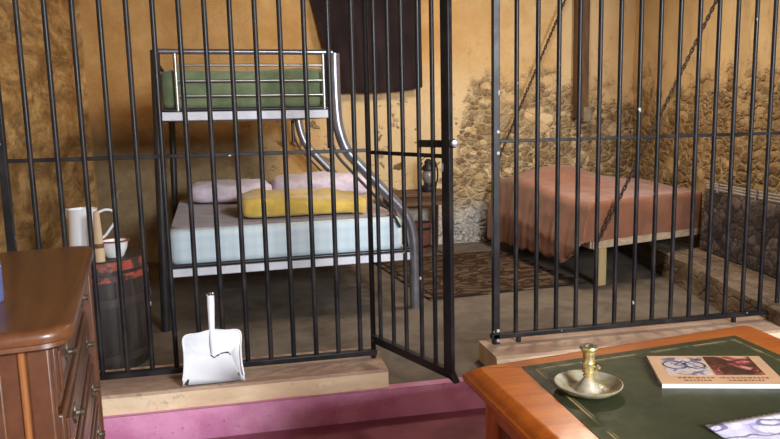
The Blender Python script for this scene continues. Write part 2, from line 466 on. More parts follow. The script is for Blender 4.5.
M['stone_block'] = simple('grey_stone_bracket', (.25, .20, .14), .9, 0, .2, 20, .4)
M['paper'] = mat_paper_print()
M['page'] = simple('white_pages', (.80, .80, .80), .7, 0, .04)
M['cover'] = simple('tan_cover', (.66, .40, .23), .35, 0, .1, 8)
M['ink'] = simple('brown_ink', (.20, .08, .04), .5)

# ------------------------------------------------------------------ dimensions
FC = 0.15          # cell floor
SY = 3.16          # face of the step
BY = 3.376         # plane of the bars
ZT = 3.15          # ceiling
BW = 6.95          # back wall
LX = -1.50         # cell left wall
def RX(y): return 3.50 + .19 * (y - 3.3)      # cell right wall

# ------------------------------------------------------------------ setting
def rough_wall(p0, p1, z0, z1, nrm, amp=.012, st=.05):
    a = Vector((p0[0], p0[1], 0)); b = Vector((p1[0], p1[1], 0)); L = (b - a).length
    nu = int(L / st); nv = int((z1 - z0) / st); n = Vector(nrm).normalized()
    def fn(u, v):
        p = a.lerp(b, u); p.z = z0 + (z1 - z0) * v
        d = mnoise.fractal(p * 2.2, 1, 2, 4) * amp
        return p + n * (d - amp)
    return MB().grid(fn, nu, nv)
struct('floor', MB().span(-2.3, 3.3, -2.7, SY, -.1, 0), M['floor'], 'dark red painted floor of the front room', 'floor')
struct('floor.001', MB().prism([(LX - .1, SY + .02), (RX(SY) + .1, SY + .02), (RX(BW) + .1, BW + .1), (LX - .1, BW + .1)], -.1, FC), M['cellfloor'], 'worn brown concrete floor inside the cell behind the bars', 'floor')
stp = MB(); stp.grid(lambda u, v: Vector((-2.3 + 5.6 * u, SY - .006 * mnoise.noise(Vector((u * 20, v, 0))), FC * v)), 60, 3)
stp.grid(lambda u, v: Vector((-2.3 + 5.6 * u, SY + .06 * v - .006 * mnoise.noise(Vector((u * 20, 1, 0))) * (1 - v), FC + .002)), 60, 2)
struct('trim_1', stp, M['step'], 'pink painted step riser in front of the barred cell', 'step', fix=False)
# sills the barred panels stand on
def sill(name, x0, x1, y0, y1, z1, label):
    r = random.Random(3)
    m = MB(); nx = 24
    def ring(u):
        x = x0 + (x1 - x0) * u; j = lambda k: .006 * mnoise.noise(Vector((x * 5, k * 3.1, 0)))
        return [Vector((x, y0 + j(0), FC)), Vector((x, y0 + j(1), z1 - .012)), Vector((x, y0 + .014, z1 + j(2) * .4)), Vector((x, y1, z1)), Vector((x, y1, FC))]
    rings = [ring(i / nx) for i in range(nx + 1)]
    m.loft(rings)
    for i, f in enumerate(m.f):
        if len(f) == 4 and i < nx * 5 and i % 5 in (0,): m.m[i] = 1
        if len(f) == 5: m.m[i] = 1
    return struct(name, m, [M['sill'], M['sill_edge']], label, 'sill', angle=30)
sill('trim_2', -1.5, .632, 3.185, 3.56, .243, 'long worn sill with cream edge under the left barred panel and dustpan')
sill('trim_3', 1.195, 2.98, 3.165, 3.45, .258, 'worn grey sill under the right barred panel behind the desk')
# stone ledge along the right wall
def ledge_ring(y):
    x0 = 2.95 + .24 * (y - 3.3); j = .018 * mnoise.noise(Vector((0, y * 4, 1)))
    j2 = .014 * mnoise.noise(Vector((3, y * 6, 1)))
    return [Vector((x0 - .03 + j2, y, FC)), Vector((x0 - .015 + j, y, .26)), Vector((x0 + j, y, .335 + j2)), Vector((x0 + .03, y, .35)), Vector((RX(y) + .05, y, .35)), Vector((RX(y) + .05, y, FC))]
lm = MB(); lm.loft([ledge_ring(3.22 + (BW - .02 - 3.22) * i / 40) for i in range(41)])
struct('trim_4', lm, M['ledge'], 'low worn stone ledge along the right wall of the cell', 'ledge')
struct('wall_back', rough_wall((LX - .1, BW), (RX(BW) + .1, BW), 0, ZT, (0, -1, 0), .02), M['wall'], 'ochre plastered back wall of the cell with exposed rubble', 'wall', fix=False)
struct('wall_left', rough_wall((LX, 3.1), (LX, BW + .05), 0, ZT, (1, 0, 0), .03), M['wall'], 'rough brown plastered left wall of the cell', 'wall', fix=False)
struct('wall_right', rough_wall((RX(3.05), 3.05), (RX(BW + .05), BW + .05), 0, ZT, (-1, .19, 0), .035), M['wall'], 'ochre and rubble right wall of the cell', 'wall', fix=False)
struct('ceiling', MB().span(-2.4, 4.4, -2.8, BW + .1, ZT, ZT + .1), M['ceiling'], 'brown ceiling over the room', 'ceiling')
struct('wall_office_left', MB().span(-2.4, -2.3, -2.7, 3.2, 0, ZT).span(-2.35, LX, 3.1, 3.2, 0, ZT), M['plain_wall'], 'cream wall left of the front room', 'wall', smooth=False)
struct('wall_office_right', MB().span(3.3, 3.4, -2.7, 3.2, 0, ZT), M['plain_wall'], 'cream wall right of the front room', 'wall', smooth=False)
WX0, WX1, WZ0, WZ1 = 1.6, 2.9, 2.0, 3.0
struct('wall_front', MB().span(-2.4, WX0, -2.8, -2.7, 0, ZT).span(WX1, 3.4, -2.8, -2.7, 0, ZT).span(WX0, WX1, -2.8, -2.7, 0, WZ0).span(WX0, WX1, -2.8, -2.7, WZ1, ZT), M['plain_wall'], 'cream wall with a wide window behind the camera', 'wall', smooth=False)
wf = MB()
for i in range(4):
    x = WX0 + .03 + (WX1 - WX0 - .06) * i / 3; wf.span(x - .03, x + .03, -2.79, -2.72, WZ0, WZ1)
for z in (WZ0 + .03, (WZ0 + WZ1) / 2, WZ1 - .03): wf.span(WX0, WX1, -2.785, -2.725, z - .03, z + .03)
struct('window_1', wf, M['white_rail'], 'white window frame behind the camera', 'window', smooth=False)

# ------------------------------------------------------------------ bars
BR = .0122
left = thing('barred_panel', 'long black iron barred panel left of the open gate, above the dustpan', 'bars', (-.2, BY, .25))
S1 = .1149; X0 = -.9686
for i in range(14):
    x = X0 + S1 * i
    MB().tube([(x, BY, .290), (x, BY, ZT)], BR).build('bar', M['iron'], left)
MB().box((X0 - S1, BY, (.244 + ZT) / 2), (.036, .03, ZT - .244)).build('end_post', M['iron'], left, bevel=.003)
MB().tube([(.594, BY, .244), (.594, BY, ZT)], .0135).build('hinge_post', M['iron'], left)
MB().box((-.25, BY, .276), (1.72, .038, .028)).build('bottom_rail', M['iron'], left, bevel=.003)
MB().box((-.25, BY + .002, 1.326), (1.70, .010, .018)).build('middle_rail', M['iron'], left, bevel=.002)
for x in (-.95, -.2):
    MB().box((x, BY, .2535), (.022, .02, .019)).build('foot', M['iron'], left)

S2 = .11755; X1 = 1.3828
right = thing('barred_panel', 'black iron barred panel right of the open gate, behind the desk', 'bars', (2.1, BY, .27))
for i in range(14):
    x = X1 + S2 * i
    MB().tube([(x, BY, .312), (x, BY, ZT)], BR).build('bar', M['iron'], right)
for i in range(14, 18):
    x = X1 + S2 * i
    MB().tube([(x, BY, .354), (x, BY, ZT)], BR).build('bar', M['iron'], right)
MB().box((1.268, BY, (.259 + ZT) / 2), (.036, .036, ZT - .259)).build('gate_post', M['iron'], right, bevel=.003)
for z in (.335, .28, 1.40, 1.29):
    b = MB(); b.lathe([(0, .006), (.008, .004), (.010, 0)], (1.275, BY - .018, z), 10, axis=Matrix.Rotation(pi / 2, 4, 'X'))
    b.build('bolt', M['pipe'], right)
MB().box((2.10, BY, .302), (1.72, .036, .026)).build('bottom_rail', M['iron'], right, bevel=.003)
MB().box((2.365, BY + .002, 1.352), (2.19, .010, .018)).build('middle_rail', M['iron'], right, bevel=.002)
for x in (1.40, 2.74):
    MB().tube([(x, BY, .256), (x, BY, .295)], .014).build('foot', M['iron'], right)

# open gate
G0 = Vector((.596, BY - .036, 0)); G1 = Vector((.848, 2.785, 0)); gd = (G1 - G0).normalized()
gate = thing('cell_gate', 'black iron barred cell gate standing open towards the front room', 'gate', tuple(G0 + Vector((0, 0, .32))))
GT = 2.55; GZ = .350
def gp(s, z): return G0 + (G1 - G0) * s + Vector((0, 0, z))
for s in (.09, .275, .445, .64, .80):
    MB().tube([gp(s, GZ), gp(s, GT)], .0105).build('bar', M['iron'], gate)
MB().bar(gp(.955, GZ - .02), gp(.955, GT), .052, .024, up=gd.cross(Vector((0, 0, 1)))).build('closing_post', M['iron'], gate, bevel=.003)
rail = MB()      # angle-iron foot rail, its end cut to a point
n = gd.cross(Vector((0, 0, 1)))
ends = [(-.02, GZ + .028, GZ - .012), (.98, GZ + .012, GZ - .026), (1.04, GZ - .034, GZ - .040)]
rail.loft([[gp(s, z1) + n * .016, gp(s, z1) - n * .016, gp(s, z0) - n * .016, gp(s, z0) + n * .016] for s, z1, z0 in ends])
rail.build('bottom_rail', M['iron'], gate, bevel=.002)
MB().bar(gp(.02, 1.317), gp(.95, 1.312), .010, .018).build('middle_rail', M['iron'], gate)
MB().bar(gp(0, GT), gp(.98, GT), .02, .03).build('top_rail', M['iron'], gate)
lb = MB(); lb.bar(gp(.65, 1.365), gp(.95, 1.365), .016, .032)
lb.build('lock_box', M['iron'], gate, bevel=.003)
lp = MB(); c = gp(1.0, 1.368)
lp.bar(gp(.955, 1.368), gp(1.01, 1.368), .014, .03); lp.lathe([(0, -.022), (.014, -.018), (.02, 0), (.014, .018), (0, .022)], c + gd * .014, 14, axis=Matrix.Rotation(pi / 2, 4, 'X'))
lp.build('latch_knob', M['bedmetal'], gate)

# ------------------------------------------------------------------ bunk bed
BF, BB = 4.60, 6.55       # foot end, head end
XL, XU, XR = -.525, .590, 1.118
bed = thing('bunk_bed', 'dark metal bunk bed with a narrow upper and a wide lower bunk', 'bed', (.3, 5.6, FC))
side = [(XU, 1.92), (.589, 1.72), (.595, 1.52), (.612, 1.406), (.656, 1.284), (.749, 1.172), (.919, .986), (1.023, .876), (1.086, .767), (1.112, .637), (XR, .478), (XR, FC)]
for y in (BF, BB):
    MB().tube(smoothpath([(x, y, z) for x, z in side], 5), .037, 16).build('curved_post', M['bedmetal'], bed)
    MB().tube([(XL - .055, y, FC), (XL - .005, y, 1.935)], .029, 16).build('post', M['bedblack'], bed)
    MB().tube(smoothpath([(x - .062, y + .01, z - .035) for x, z in side[3:9]], 5), .010, 10).build('brace', M['bedblack'], bed)
    MB().tube([(XU - .047, y + .01, 1.90), (XU - .047, y + .01, 1.30)], .016, 10).build('inner_post', M['bedblack'], bed)
    MB().tube([(XL - .02, y, 1.928), (XU - .01, y, 1.928)], .017, 12).build('top_rail', M['bedmetal'], bed)
    for x in (-.415, .515): MB().tube([(x, y, 1.56), (x, y, 1.915)], .012, 10).build('upright', M['bedsteel'], bed)
    for z in (1.845, 1.748, 1.655): MB().tube([(-.415, y, z), (.515, y, z)], .0085, 10).build('guard_rail', M['bedsteel'], bed)
    MB().span(XL, XU - .02, y - .012, y + .012, 1.502, 1.556).build('end_board', M['white_rail'], bed, bevel=.004)
    MB().tube([(XL, y, 1.568), (XU, y, 1.568)], .011, 10).build('cross_rail', M['bedblack'], bed)
    MB().span(XL - .02, XR - .03, y - .012, y + .012, .500, .553).build('end_board', M['white_rail'], bed, bevel=.004)
    MB().tube([(XL, y, .570), (XR, y, .570)], .014, 10).build('cross_rail', M['bedblack'], bed)
for z0, xs in ((1.528, (XL, XU - .03)), (.525, (XL, XR))):
    for x in xs: MB().bar((x, BF, z0), (x, BB, z0), .03, .05).build('side_rail', M['bedblack'], bed)
sl = MB()
for k in range(14):
    y = BF + .1 + (BB - BF - .2) * k / 13
    sl.span(XL, XU - .03, y - .03, y + .03, 1.545, 1.56)
sl.build('upper_slats', M['white_rail'], bed)
sl = MB()
for k in range(14):
    y = BF + .1 + (BB - BF - .2) * k / 13
    sl.span(XL, XR, y - .03, y + .03, .545, .56)
sl.build('lower_slats', M['white_rail'], bed)
MB().tube([(XL, BF, 1.86), (XL, BB, 1.86)], .012, 10).build('side_guard', M['bedblack'], bed)
MB().tube([(XU - .047, BF + .9, 1.86), (XU - .047, BB, 1.86)], .012, 10).build('side_guard', M['bedblack'], bed)

def soft(cx, cy, cz, lx, ly, lz, ez=.35, exy=.25, wr=.0, seed=0, nu=48, nv=24, rz=0, sag=0, freq=4):
    """cushion: superellipsoid with noise wrinkles; cz = centre height"""
    def sg(a, e): return math.copysign(abs(a) ** e, a)
    m = MB(); cr, sr = cos(rz), sin(rz)
    def fn(u, v):
        th = 2 * pi * u; ph = -pi / 2 + pi * v
        x = lx / 2 * sg(cos(ph), ez) * sg(cos(th), exy); y = ly / 2 * sg(cos(ph), ez) * sg(sin(th), exy); z = lz / 2 * sg(sin(ph), ez)
        p = Vector((x, y, z))
        if wr:
            q = Vector((x * freq + seed, y * freq + seed * 2, z * freq))
            d = mnoise.fractal(q, 1, 2, 3) * wr
            p.z += d * (1 if z > -lz * .3 else .15); p.x += d * .4 * (x / lx)
        if sag and z > 0: p.z -= sag * (abs(2 * x / lx) ** 2 + abs(2 * y / ly) ** 2) * .5
        return Vector((cx + p.x * cr - p.y * sr, cy + p.x * sr + p.y * cr, cz + p.z))
    m.grid(fn, nu, nv)
    return m
def slab(x0, x1, y0, y1, z0, z1, r=.05, n=8, wr=0, seed=0, rc=None, nx=40, ny=40):
    """rounded-edge mattress: stack of rounded-rectangle rings"""
    rc = rc or r
    def rrect(x0, x1, y0, y1, rr, z):
        out = []
        cs = [(x1 - rr, y1 - rr, 0), (x0 + rr, y1 - rr, 90), (x0 + rr, y0 + rr, 180), (x1 - rr, y0 + rr, 270)]
        for cx, cy, a in cs:
            for k in range(n + 1):
                t = radians(a + 90 * k / n); out.append(Vector((cx + rr * cos(t), cy + rr * sin(t), z)))
        return out
    rings = []
    for k in range(n + 1):
        t = pi / 2 * k / n; i = r * (1 - sin(t)); rings.append(rrect(x0 + i, x1 - i, y0 + i, y1 - i, max(rc - i, .004), z0 + r * (1 - cos(t))))
    for k in range(n + 1):
        t = pi / 2 * k / n; i = r * (1 - cos(t)); rings.append(rrect(x0 + i, x1 - i, y0 + i, y1 - i, max(rc - i, .004), z1 - r + r * sin(t)))
    m = MB(); m.loft(rings)
    return m
bedding = []
bedding.append(tag(slab(-.535, 1.062, BF + .03, BB - .03, .561, .800, .05, rc=.09).build('mattress', M['sheet']), 'pale blue checked mattress on the wide lower bunk', 'mattress'))
bedding.append(tag(slab(-.515, 1.03, BF + .10, 6.45, .801, .816, .007, rc=.08).build('bedspread', M['mauve']), 'brown mauve bedspread spread flat over the lower mattress', 'bedspread'))
gm = soft(.02, (BF + BB) / 2, 1.700, 1.08, BB - BF - .07, .275, .22, .12, .02, 3, 72, 24, freq=2)
bedding.append(tag(gm.build('mattress', M['green'], angle=80), 'green covered mattress on the narrow upper bunk', 'mattress'))
bedding.append(tag(soft(-.08, 6.08, .905, .70, .50, .17, .55, .4, .03, 1, rz=.03).build('pillow', M['lilac'], angle=80), 'lilac pillow at the head of the lower bunk, left of the two', 'pillow', 'pillows on the lower bunk'))
bedding.append(tag(soft(.72, 6.08, .922, .88, .50, .205, .55, .4, .03, 5, rz=-.03).build('pillow', M['lilac'], angle=80), 'lilac pillow behind the mustard blanket, right of the two', 'pillow', 'pillows on the lower bunk'))
# folded mustard blanket
yb = MB()
s_ = soft(.39, 5.15, .890, .88, .87, .128, .38, .16, .04, 11, 90, 28, freq=4)
yb.add(s_.v, s_.f)
bedding.append(tag(yb.build('blanket', M['yellow'], angle=80), 'folded mustard yellow blanket lying on the lower bunk', 'blanket'))

# the bed stands slightly askew in the cell
TURN = Matrix.Translation((XR, BF, 0)) @ Matrix.Rotation(radians(3.3), 4, 'Z') @ Matrix.Translation((-XR, -BF, 0))
for o in [bed] + bedding:
    M_ = TURN @ o.matrix_basis
    o.location = M_.translation; o.rotation_euler = M_.to_euler()

# ------------------------------------------------------------------ curtain on the back wall
def curt(u, v):
    z = 1.775 + (2.95 - 1.775) * v
    xl = .89 - .27 * v; xr = 1.775
    x = xl + (xr - xl) * u
    y = 6.845 + .012 * sin(u * 30 + 1.5 * sin(v * 2)) + .014 * sin(u * 11 + 1)
    if v < .01: z += -.012 + .045 * u ** 4
    return Vector((x, y, z))
cu = thing('curtain', 'dark maroon curtain hanging high on the back wall', 'curtain', (1.3, 6.86, 1.77))
MB().grid(curt, 110, 24).build('cloth', M['curtain'], cu, solid=.012, angle=80)
MB().tube([(.6, 6.86, 2.965), (1.85, 6.86, 2.965)], .014).build('rod', M['iron'], cu)

# small table, lantern, pail by the back wall
tb = thing('side_table', 'small brown wooden table against the back wall behind the gate', 'table', (1.65, 6.62, FC))
MB().span(1.30, 1.96, 6.38, 6.86, .735, .768).build('tabletop', M['table_wood'], tb, bevel=.006)
MB().span(1.34, 1.92, 6.42, 6.82, .645, .735).build('apron', M['table_wood'], tb, bevel=.004)
for x in (1.37, 1.89):
    for y in (6.45, 6.79):
        MB().loft([[Vector((x + i * w, y + j * w, z)) for i, j in ((-1, -1), (1, -1), (1, 1), (-1, 1))] for z, w in ((.645, .026), (.3, .022), (FC, .017))]).build('leg', M['redwood'], tb)
ln = thing('lantern', 'blackened lantern with a dull grey globe on the small brown table', 'lantern', (1.76, 6.58, .768))
MB().lathe([(0, 0), (.075, 0), (.08, .012), (.078, .05), (.05, .07), (.045, .09), (0, .09)], (1.76, 6.58, .768), 20).build('base', M['blackmetal'], ln)
MB().lathe([(.044, .09), (.062, .13), (.066, .17), (.05, .215), (0, .22)], (1.76, 6.58, .768), 20).build('globe', M['greyglass'], ln)
MB().lathe([(.052, .21), (.07, .222), (.06, .25), (.038, .275), (.04, .30), (.02, .325), (0, .33)], (1.76, 6.58, .768), 20).build('cap', M['blackmetal'], ln)
fr = MB()
for sx in (-1, 1): fr.tube(smoothpath([(1.76 + sx * .07, 6.58, .80), (1.76 + sx * .095, 6.58, .90), (1.76 + sx * .092, 6.58, 1.0), (1.76 + sx * .06, 6.58, 1.06)], 4), .009, 8)
fr.build('frame', M['blackmetal'], ln)
MB().tube(smoothpath([(1.76 + .085 * cos(a), 6.58, 1.03 + .085 * sin(a)) for a in [pi * k / 8 for k in range(9)]], 2), .004, 8).build('bail_handle', M['blackmetal'], ln)
pl = thing('pail', 'reddish brown wooden pail on the floor under the small table', 'pail', (1.66, 6.55, FC))
MB().lathe([(0, 0), (.10, 0), (.125, .31), (.112, .31), (.092, .02), (0, .02)], (1.66, 6.60, FC), 24).build('body', M['redwood'], pl)
for z, r in ((.06, .107), (.24, .122)):
    MB().lathe([(r - .004, z), (r, z), (r + .002, z + .025), (r - .002, z + .025), (r - .004, z)], (1.66, 6.60, FC), 24).build('hoop', M['blackmetal'], pl)

# timber post and its stone bracket high on the back wall
tp = thing('timber_post', 'dark weathered timber post fixed to the back wall near the chains', 'post', (3.545, 6.86, 1.44))
MB().box((3.545, 6.865, (1.46 + ZT) / 2), (.14, .10, ZT - 1.46)).build('beam', M['timber'], tp, bevel=.008)
MB().box((3.60, 6.86, 1.50), (.085, .12, .16)).build('bracket', M['stone_block'], tp, bevel=.01)

# ------------------------------------------------------------------ rug
rug = MB(); rw, rl = 1.34, 1.54
rug.grid(lambda u, v: Vector((-rw / 2 + rw * u, -rl / 2 + rl * v, .004 + .003 * mnoise.noise(Vector((u * 5, v * 6, 0))))), 40, 48)
rg = rug.build('rug', M['rug'], origin=(0, 0, 0), solid=.006, fix=False)
rg.location = (1.85, 5.57, FC + .004); rg.rotation_euler = (0, 0, radians(6))
tag(rg, 'dark patterned rug on the cell floor beside the bunk bed', 'rug')

# ------------------------------------------------------------------ hanging platform bed
PA = Vector((2.57, 4.74, 0)); PU = Vector((1.24, .36, 0)).normalized(); PV = Vector((.0, 1, 0)).normalized()
plat = thing('platform_bed', 'wooden sleeping platform hung on chains from the right wall', 'bed', (2.66, 4.76, FC))
def PP(a, b, z): return PA + PU * a + PV * b + Vector((0, 0, z))
pm = MB(); poly = [PP(0, 0, 0), PP(1.24, 0, 0), PP(1.42, 1.75, 0), PP(.02, 2.1, 0)]
pm.prism([(p.x, p.y) for p in poly], .475, .515); pm.build('deck', M['timber'], plat, bevel=.004)
MB().bar(PP(-.01, -.012, .492), PP(1.235, -.012, .492), .024, .062).build('front_board', M['board'], plat, bevel=.004)
MB().bar(PP(-.012, -.0, .49), PP(-.0, 2.08, .49), .024, .055).build('side_board', M['board'], plat, bevel=.004)
MB().box(tuple(PP(.115, .05, 0) + Vector((0, 0, (FC + .475) / 2))), (.08, .06, .475 - FC), rz=.28).build('leg', M['post_new'], plat, bevel=.003)
for b_ in (.02,): MB().box(tuple(PP(.02, b_ - .03, .50)), (.045, .03, .06), rz=.28).build('chain_plate', M['chain'], plat, bevel=.003)
tag(MB().loft([[PP(.03, .03, z), PP(1.22, .03, z), PP(1.38, 1.7, z), PP(.05, 2.04, z)] for z in (.516, .79)]).build('mattress', M['mauve'], bevel=.05, seg=4), 'mattress under the terracotta blanket on the sleeping platform', 'mattress')
# blanket draped over mattress
def top_h(a, b):
    z = .822 + .008 * mnoise.noise(Vector((a * 4, b * 4, 2)))
    z += .17 * math.exp(-((a - .42) / .42) ** 2 - ((b - 1.50) / .46) ** 2)
    z += .03 * math.exp(-((b - 1.1) / .5) ** 2)
    return z
DL, DF, W_, L_ = .68, .34, 1.22, 2.0
def drape(u, v):
    s = -DL + (DL + W_) * u; t = -DF + (DF + L_) * v
    a = max(-s, 0); b = max(-t, 0); ss = max(s, 0.); tt = max(t, 0.)
    h = top_h(ss, tt)
    r = .05
    def over(d):                      # rounded fold over the edge: outward, downward
        L = r * pi / 2
        if d <= 0: return 0., 0.
        if d < L: q = d / r; return r * sin(q), r * (1 - cos(q))
        return r, r + d - L
    oa, da = over(a); ob, db = over(b)
    tt *= 1 - .2 * min(max(ss / W_, 0), 1)
    if a <= 0: db = min(db, h - .522)                   # front face is tucked at the platform edge
    else:
        fold = .7 * sin(tt * 17 + 2.2 * sin(tt * 3)) + .5 * sin(tt * 41 + 1) + .5 * sin(tt * 7)
        k = min(da / .35, 1); oa += .014 * fold * k + .075 * k
        f0 = min(max(tt / .28, 0), 1)
        lim = .30 + .20 * f0 ** .7 + .09 * min(max((tt - .5) / 1.3, 0), 1) + .012 * sin(tt * 23)
        if b > 0:
            db = min(db, .30); lim = .30 - .02 * b; ob *= .8
        da = min(da, lim + (h - .82) * .95)
    dz = max(da, db) if (a > 0 and b > 0) else da + db
    p = PP(ss, tt, h - dz) - PU * oa - PV * (ob * (.35 if a <= 0 else .6))
    p.z = max(p.z, .23)
    wr = .006 * mnoise.noise(p * 9)
    p += Vector((wr, wr, wr))
    return p
bl = MB().grid(drape, 110, 120)
tag(bl.build('blanket', M['blanket'], solid=.014, angle=80), 'terracotta blanket draped over the sleeping platform and hanging down its left side', 'blanket')

def chain(name, a, b, label, pitch=.034, r=.0055, w=.0115, l=.0265):
    a = Vector(a); b = Vector(b); d = b - a; n = int(d.length / pitch); dn = d.normalized()
    s = dn.cross(Vector((0, 1, 0))).normalized(); t = dn.cross(s)
    m = MB()
    for i in range(n + 1):
        c = a + dn * (i * pitch); ax = s if i % 2 else t
        m.tube([c + dn * (l * cos(q)) + ax * (w * sin(q)) * (1 if abs(cos(q)) < .95 else .9) for q in [2 * pi * k / 12 for k in range(12)]], r, 6, closed=True)
    return tag(m.build(name, M['chain'], origin=a), label, 'chain', 'chains of the sleeping platform')
chain('chain', (2.600, 4.70, .535), (3.705, 4.70, 2.66), 'rusty chain rising from the front corner of the sleeping platform')
chain('chain', (2.565, 6.82, .995), (3.50, 6.78, 3.10), 'rusty chain rising from the far end of the sleeping platform by the timber post', r=.0055, w=.011)

# dark mottled panel leaning on the ledge, with pipes along its top
pn = thing('leaning_panel', 'dark mottled stone-patterned panel with pale pipes, leaning on the right ledge', 'panel', (3.58, 4.35, .35))
def pnp(y, z, o=0): return Vector((RX(y) - .115 - o + (z - .35) * .07, y, z))
y0, y1 = 3.50, 4.98
MB().loft([[pnp(y, .352, .03), pnp(y, .845, .03), pnp(y, .845, -.03), pnp(y, .352, -.03)] for y in [y0 + (y1 - y0) * k / 20 for k in range(21)]]).build('board', M['mottled'], pn, bevel=.008)
for z in (.862, .884, .906): MB().tube([pnp(y0 - .02, z), pnp(y1 + .02, z)], .008, 10).build('pipe', M['pipe'], pn)
for y in (3.7, 4.25, 4.8): MB().bar(pnp(y, .84, .012), pnp(y, .918, .012), .02, .012).build('clip', M['pipe'], pn)

# ------------------------------------------------------------------ barrel and what stands on it
bx, by = -.858, 3.985
br_ = thing('barrel', 'dark old barrel with flaking red hoops inside the cell behind the bars', 'barrel', (bx, by, FC))
prof = [(0, 0), (.245, 0), (.258, .05), (.272, .2), (.276, .32), (.270, .45), (.258, .58), (.252, .606), (.246, .612), (0, .612)]
MB().lathe(prof, (bx, by, FC), 48).build('staves', M['barrel'], br_)
def hoop(z0, z1, r0, r1, m): MB().lathe([(r0 - .006, z0), (r0 + .004, z0), (r1 + .004, z1), (r1 - .006, z1), (r0 - .006, z0)], (bx, by, FC), 48).build('hoop', m, br_)
hoop(.560, .608, .263, .257, M['hoop']); hoop(.505, .540, .268, .265, M['hoop']); hoop(.37, .415, .276, .274, M['hoop_dark']); hoop(.06, .105, .262, .268, M['hoop_dark'])
MB().lathe([(0, 0), (.013, 0), (.011, .02), (.013, .026), (0, .027)], (bx + .258, by - .06, FC + .335), 12, axis=Matrix.Rotation(radians(95), 4, 'Y')).build('bung', M['palewood'], br_)
TZ = FC + .613
jx, jy = -.925, 4.07
jug = thing('enamel_jug', 'tall white enamel jug with chipped foot standing on the barrel', 'jug', (jx, jy, TZ))
MB().lathe([(0, .004), (.085, 0), (.086, .012), (.083, .02), (.080, .12), (.076, .20), (.077, .25), (.080, .258), (.076, .258), (.071, .20), (.074, .12), (.076, .02), (0, .014)], (jx, jy, TZ), 36).build('body', M['enamel'], jug)
ch = MB()
for k in range(26):
    a = -pi * .98 + k * .13; h = .008 + .022 * abs(mnoise.noise(Vector((k * 1.7, 0, 0))))
    ch.box((jx + .0857 * cos(a), jy + .0857 * sin(a), TZ + .026), (.003, .006 + .006 * (k % 3 == 0), h + .006), rz=a)
ch.build('chipped_band', M['enamel_chip'], jug)
MB().loft([[Vector((jx - .072, jy - .024, TZ + .19)), Vector((jx - .072, jy + .024, TZ + .19)), Vector((jx - .074, jy + .003, TZ + .18))],
           [Vector((jx - .072, jy - .03, TZ + .259)), Vector((jx - .072, jy + .03, TZ + .259)), Vector((jx - .112, jy, TZ + .264))]]).build('spout', M['enamel'], jug)
MB().tube(smoothpath([(jx + .07, jy, TZ + .225), (jx + .115, jy, TZ + .245), (jx + .155, jy, TZ + .24), (jx + .178, jy, TZ + .21), (jx + .168, jy, TZ + .175), (jx + .14, jy, TZ + .135), (jx + .108, jy, TZ + .095), (jx + .076, jy, TZ + .08)], 6), .0075, 10).build('handle', M['enamel'], jug)
qx, qy = -.745, 3.93
bs = thing('enamel_basin', 'small cream enamel basin with red rim on the barrel', 'basin', (qx, qy, TZ))
MB().lathe([(0, 0), (.045, 0), (.05, .006), (.066, .045), (.074, .088), (.070, .088), (.06, .045), (.044, .012), (0, .01)], (qx, qy, TZ), 32).build('bowl', M['enamel'], bs)
MB().lathe([(.070, .086), (.082, .086), (.083, .092), (.070, .093), (.070, .086)], (qx, qy, TZ), 32).build('rim', M['rimred'], bs)
sx_, sy_ = -.797, 3.80
stk = thing('wooden_peg', 'pale tapered wooden peg standing beside the enamel jug', 'peg', (sx_, sy_, TZ))
MB().lathe([(0, 0), (.027, 0), (.027, .07), (.024, .082), (.023, .12), (.016, .25), (.014, .268), (0, .272)], (sx_, sy_, TZ), 20).build('shaft', M['palewood'], stk)
MB().lathe([(.0262, .074), (.0272, .076), (.0265, .096), (.0245, .098), (.0262, .074)], (sx_, sy_, TZ), 20).build('dark_band', M['ink'], stk)

# ------------------------------------------------------------------ dustpan leaning on the bars
dp = thing('dustpan', 'white enamel dustpan with chipped edges leaning on the bars', 'dustpan', (-.215, 3.24, .25))
tilt = radians(16)
def DPt(x, h, o=0):       # h along the pan, o out of the pan towards the viewer
    return Vector((-.209 + x, 3.212 + 1.05 * h * sin(tilt) - o * cos(tilt), 0.2465 + 1.05 * h * cos(tilt) + o * sin(tilt)))
outer = [(-.146, 0), (-.140, .03), (-.132, .08), (-.130, .15), (-.134, .205), (-.118, .228), (-.06, .232), (0, .243), (.06, .236), (.118, .234), (.134, .212), (.130, .15), (.132, .08), (.140, .03), (.146, 0)]
inner = [(-.122, .004), (-.112, .04), (-.100, .08), (-.086, .12), (-.080, .128), (-.070, .132), (-.035, .136), (0, .128), (.035, .136), (.070, .134), (.080, .130), (.086, .12), (.100, .08), (.112, .04), (.122, .004)]
pan = MB()
n_ = len(outer)
ov = [DPt(x, h, .042 if 0 < i < n_ - 1 else .006) for i, (x, h) in enumerate(outer)]
iv = [DPt(x, h, .004) for x, h in inner]
pan.add(ov + iv, [(i, i + 1, n_ + i + 1, n_ + i) for i in range(n_ - 1)] + [tuple(n_ + i for i in range(n_))])
pan.build('pan', M['enamel'], dp, solid=.003, angle=25)
MB().tube([v + Vector((0, -.001, 0)) for v in smoothpath(ov[1:-1], 3)], .0045, 8).build('rolled_edge', M['enamel'], dp)
hd = MB()
hp = [DPt(0, .138, .016), DPt(0, .18, .032), DPt(0, .24, .036), DPt(0, .32, .034), DPt(0, .385, .03), DPt(0, .40, .028)]
hd.tube(smoothpath(hp, 4), .01, 12, rs=[.009 + .009 * min(1, k / 14) for k in range(21)])
hd.build('handle', M['enamel'], dp)
MB().tube([DPt(0, .392, .029), DPt(0, .402, .028), DPt(0, .412, .028)], .02, 14, rs=[.0155, .021, .018]).build('handle_tip', mat_enamel('chipped_enamel_tip', lo=.46, scale=45), dp)
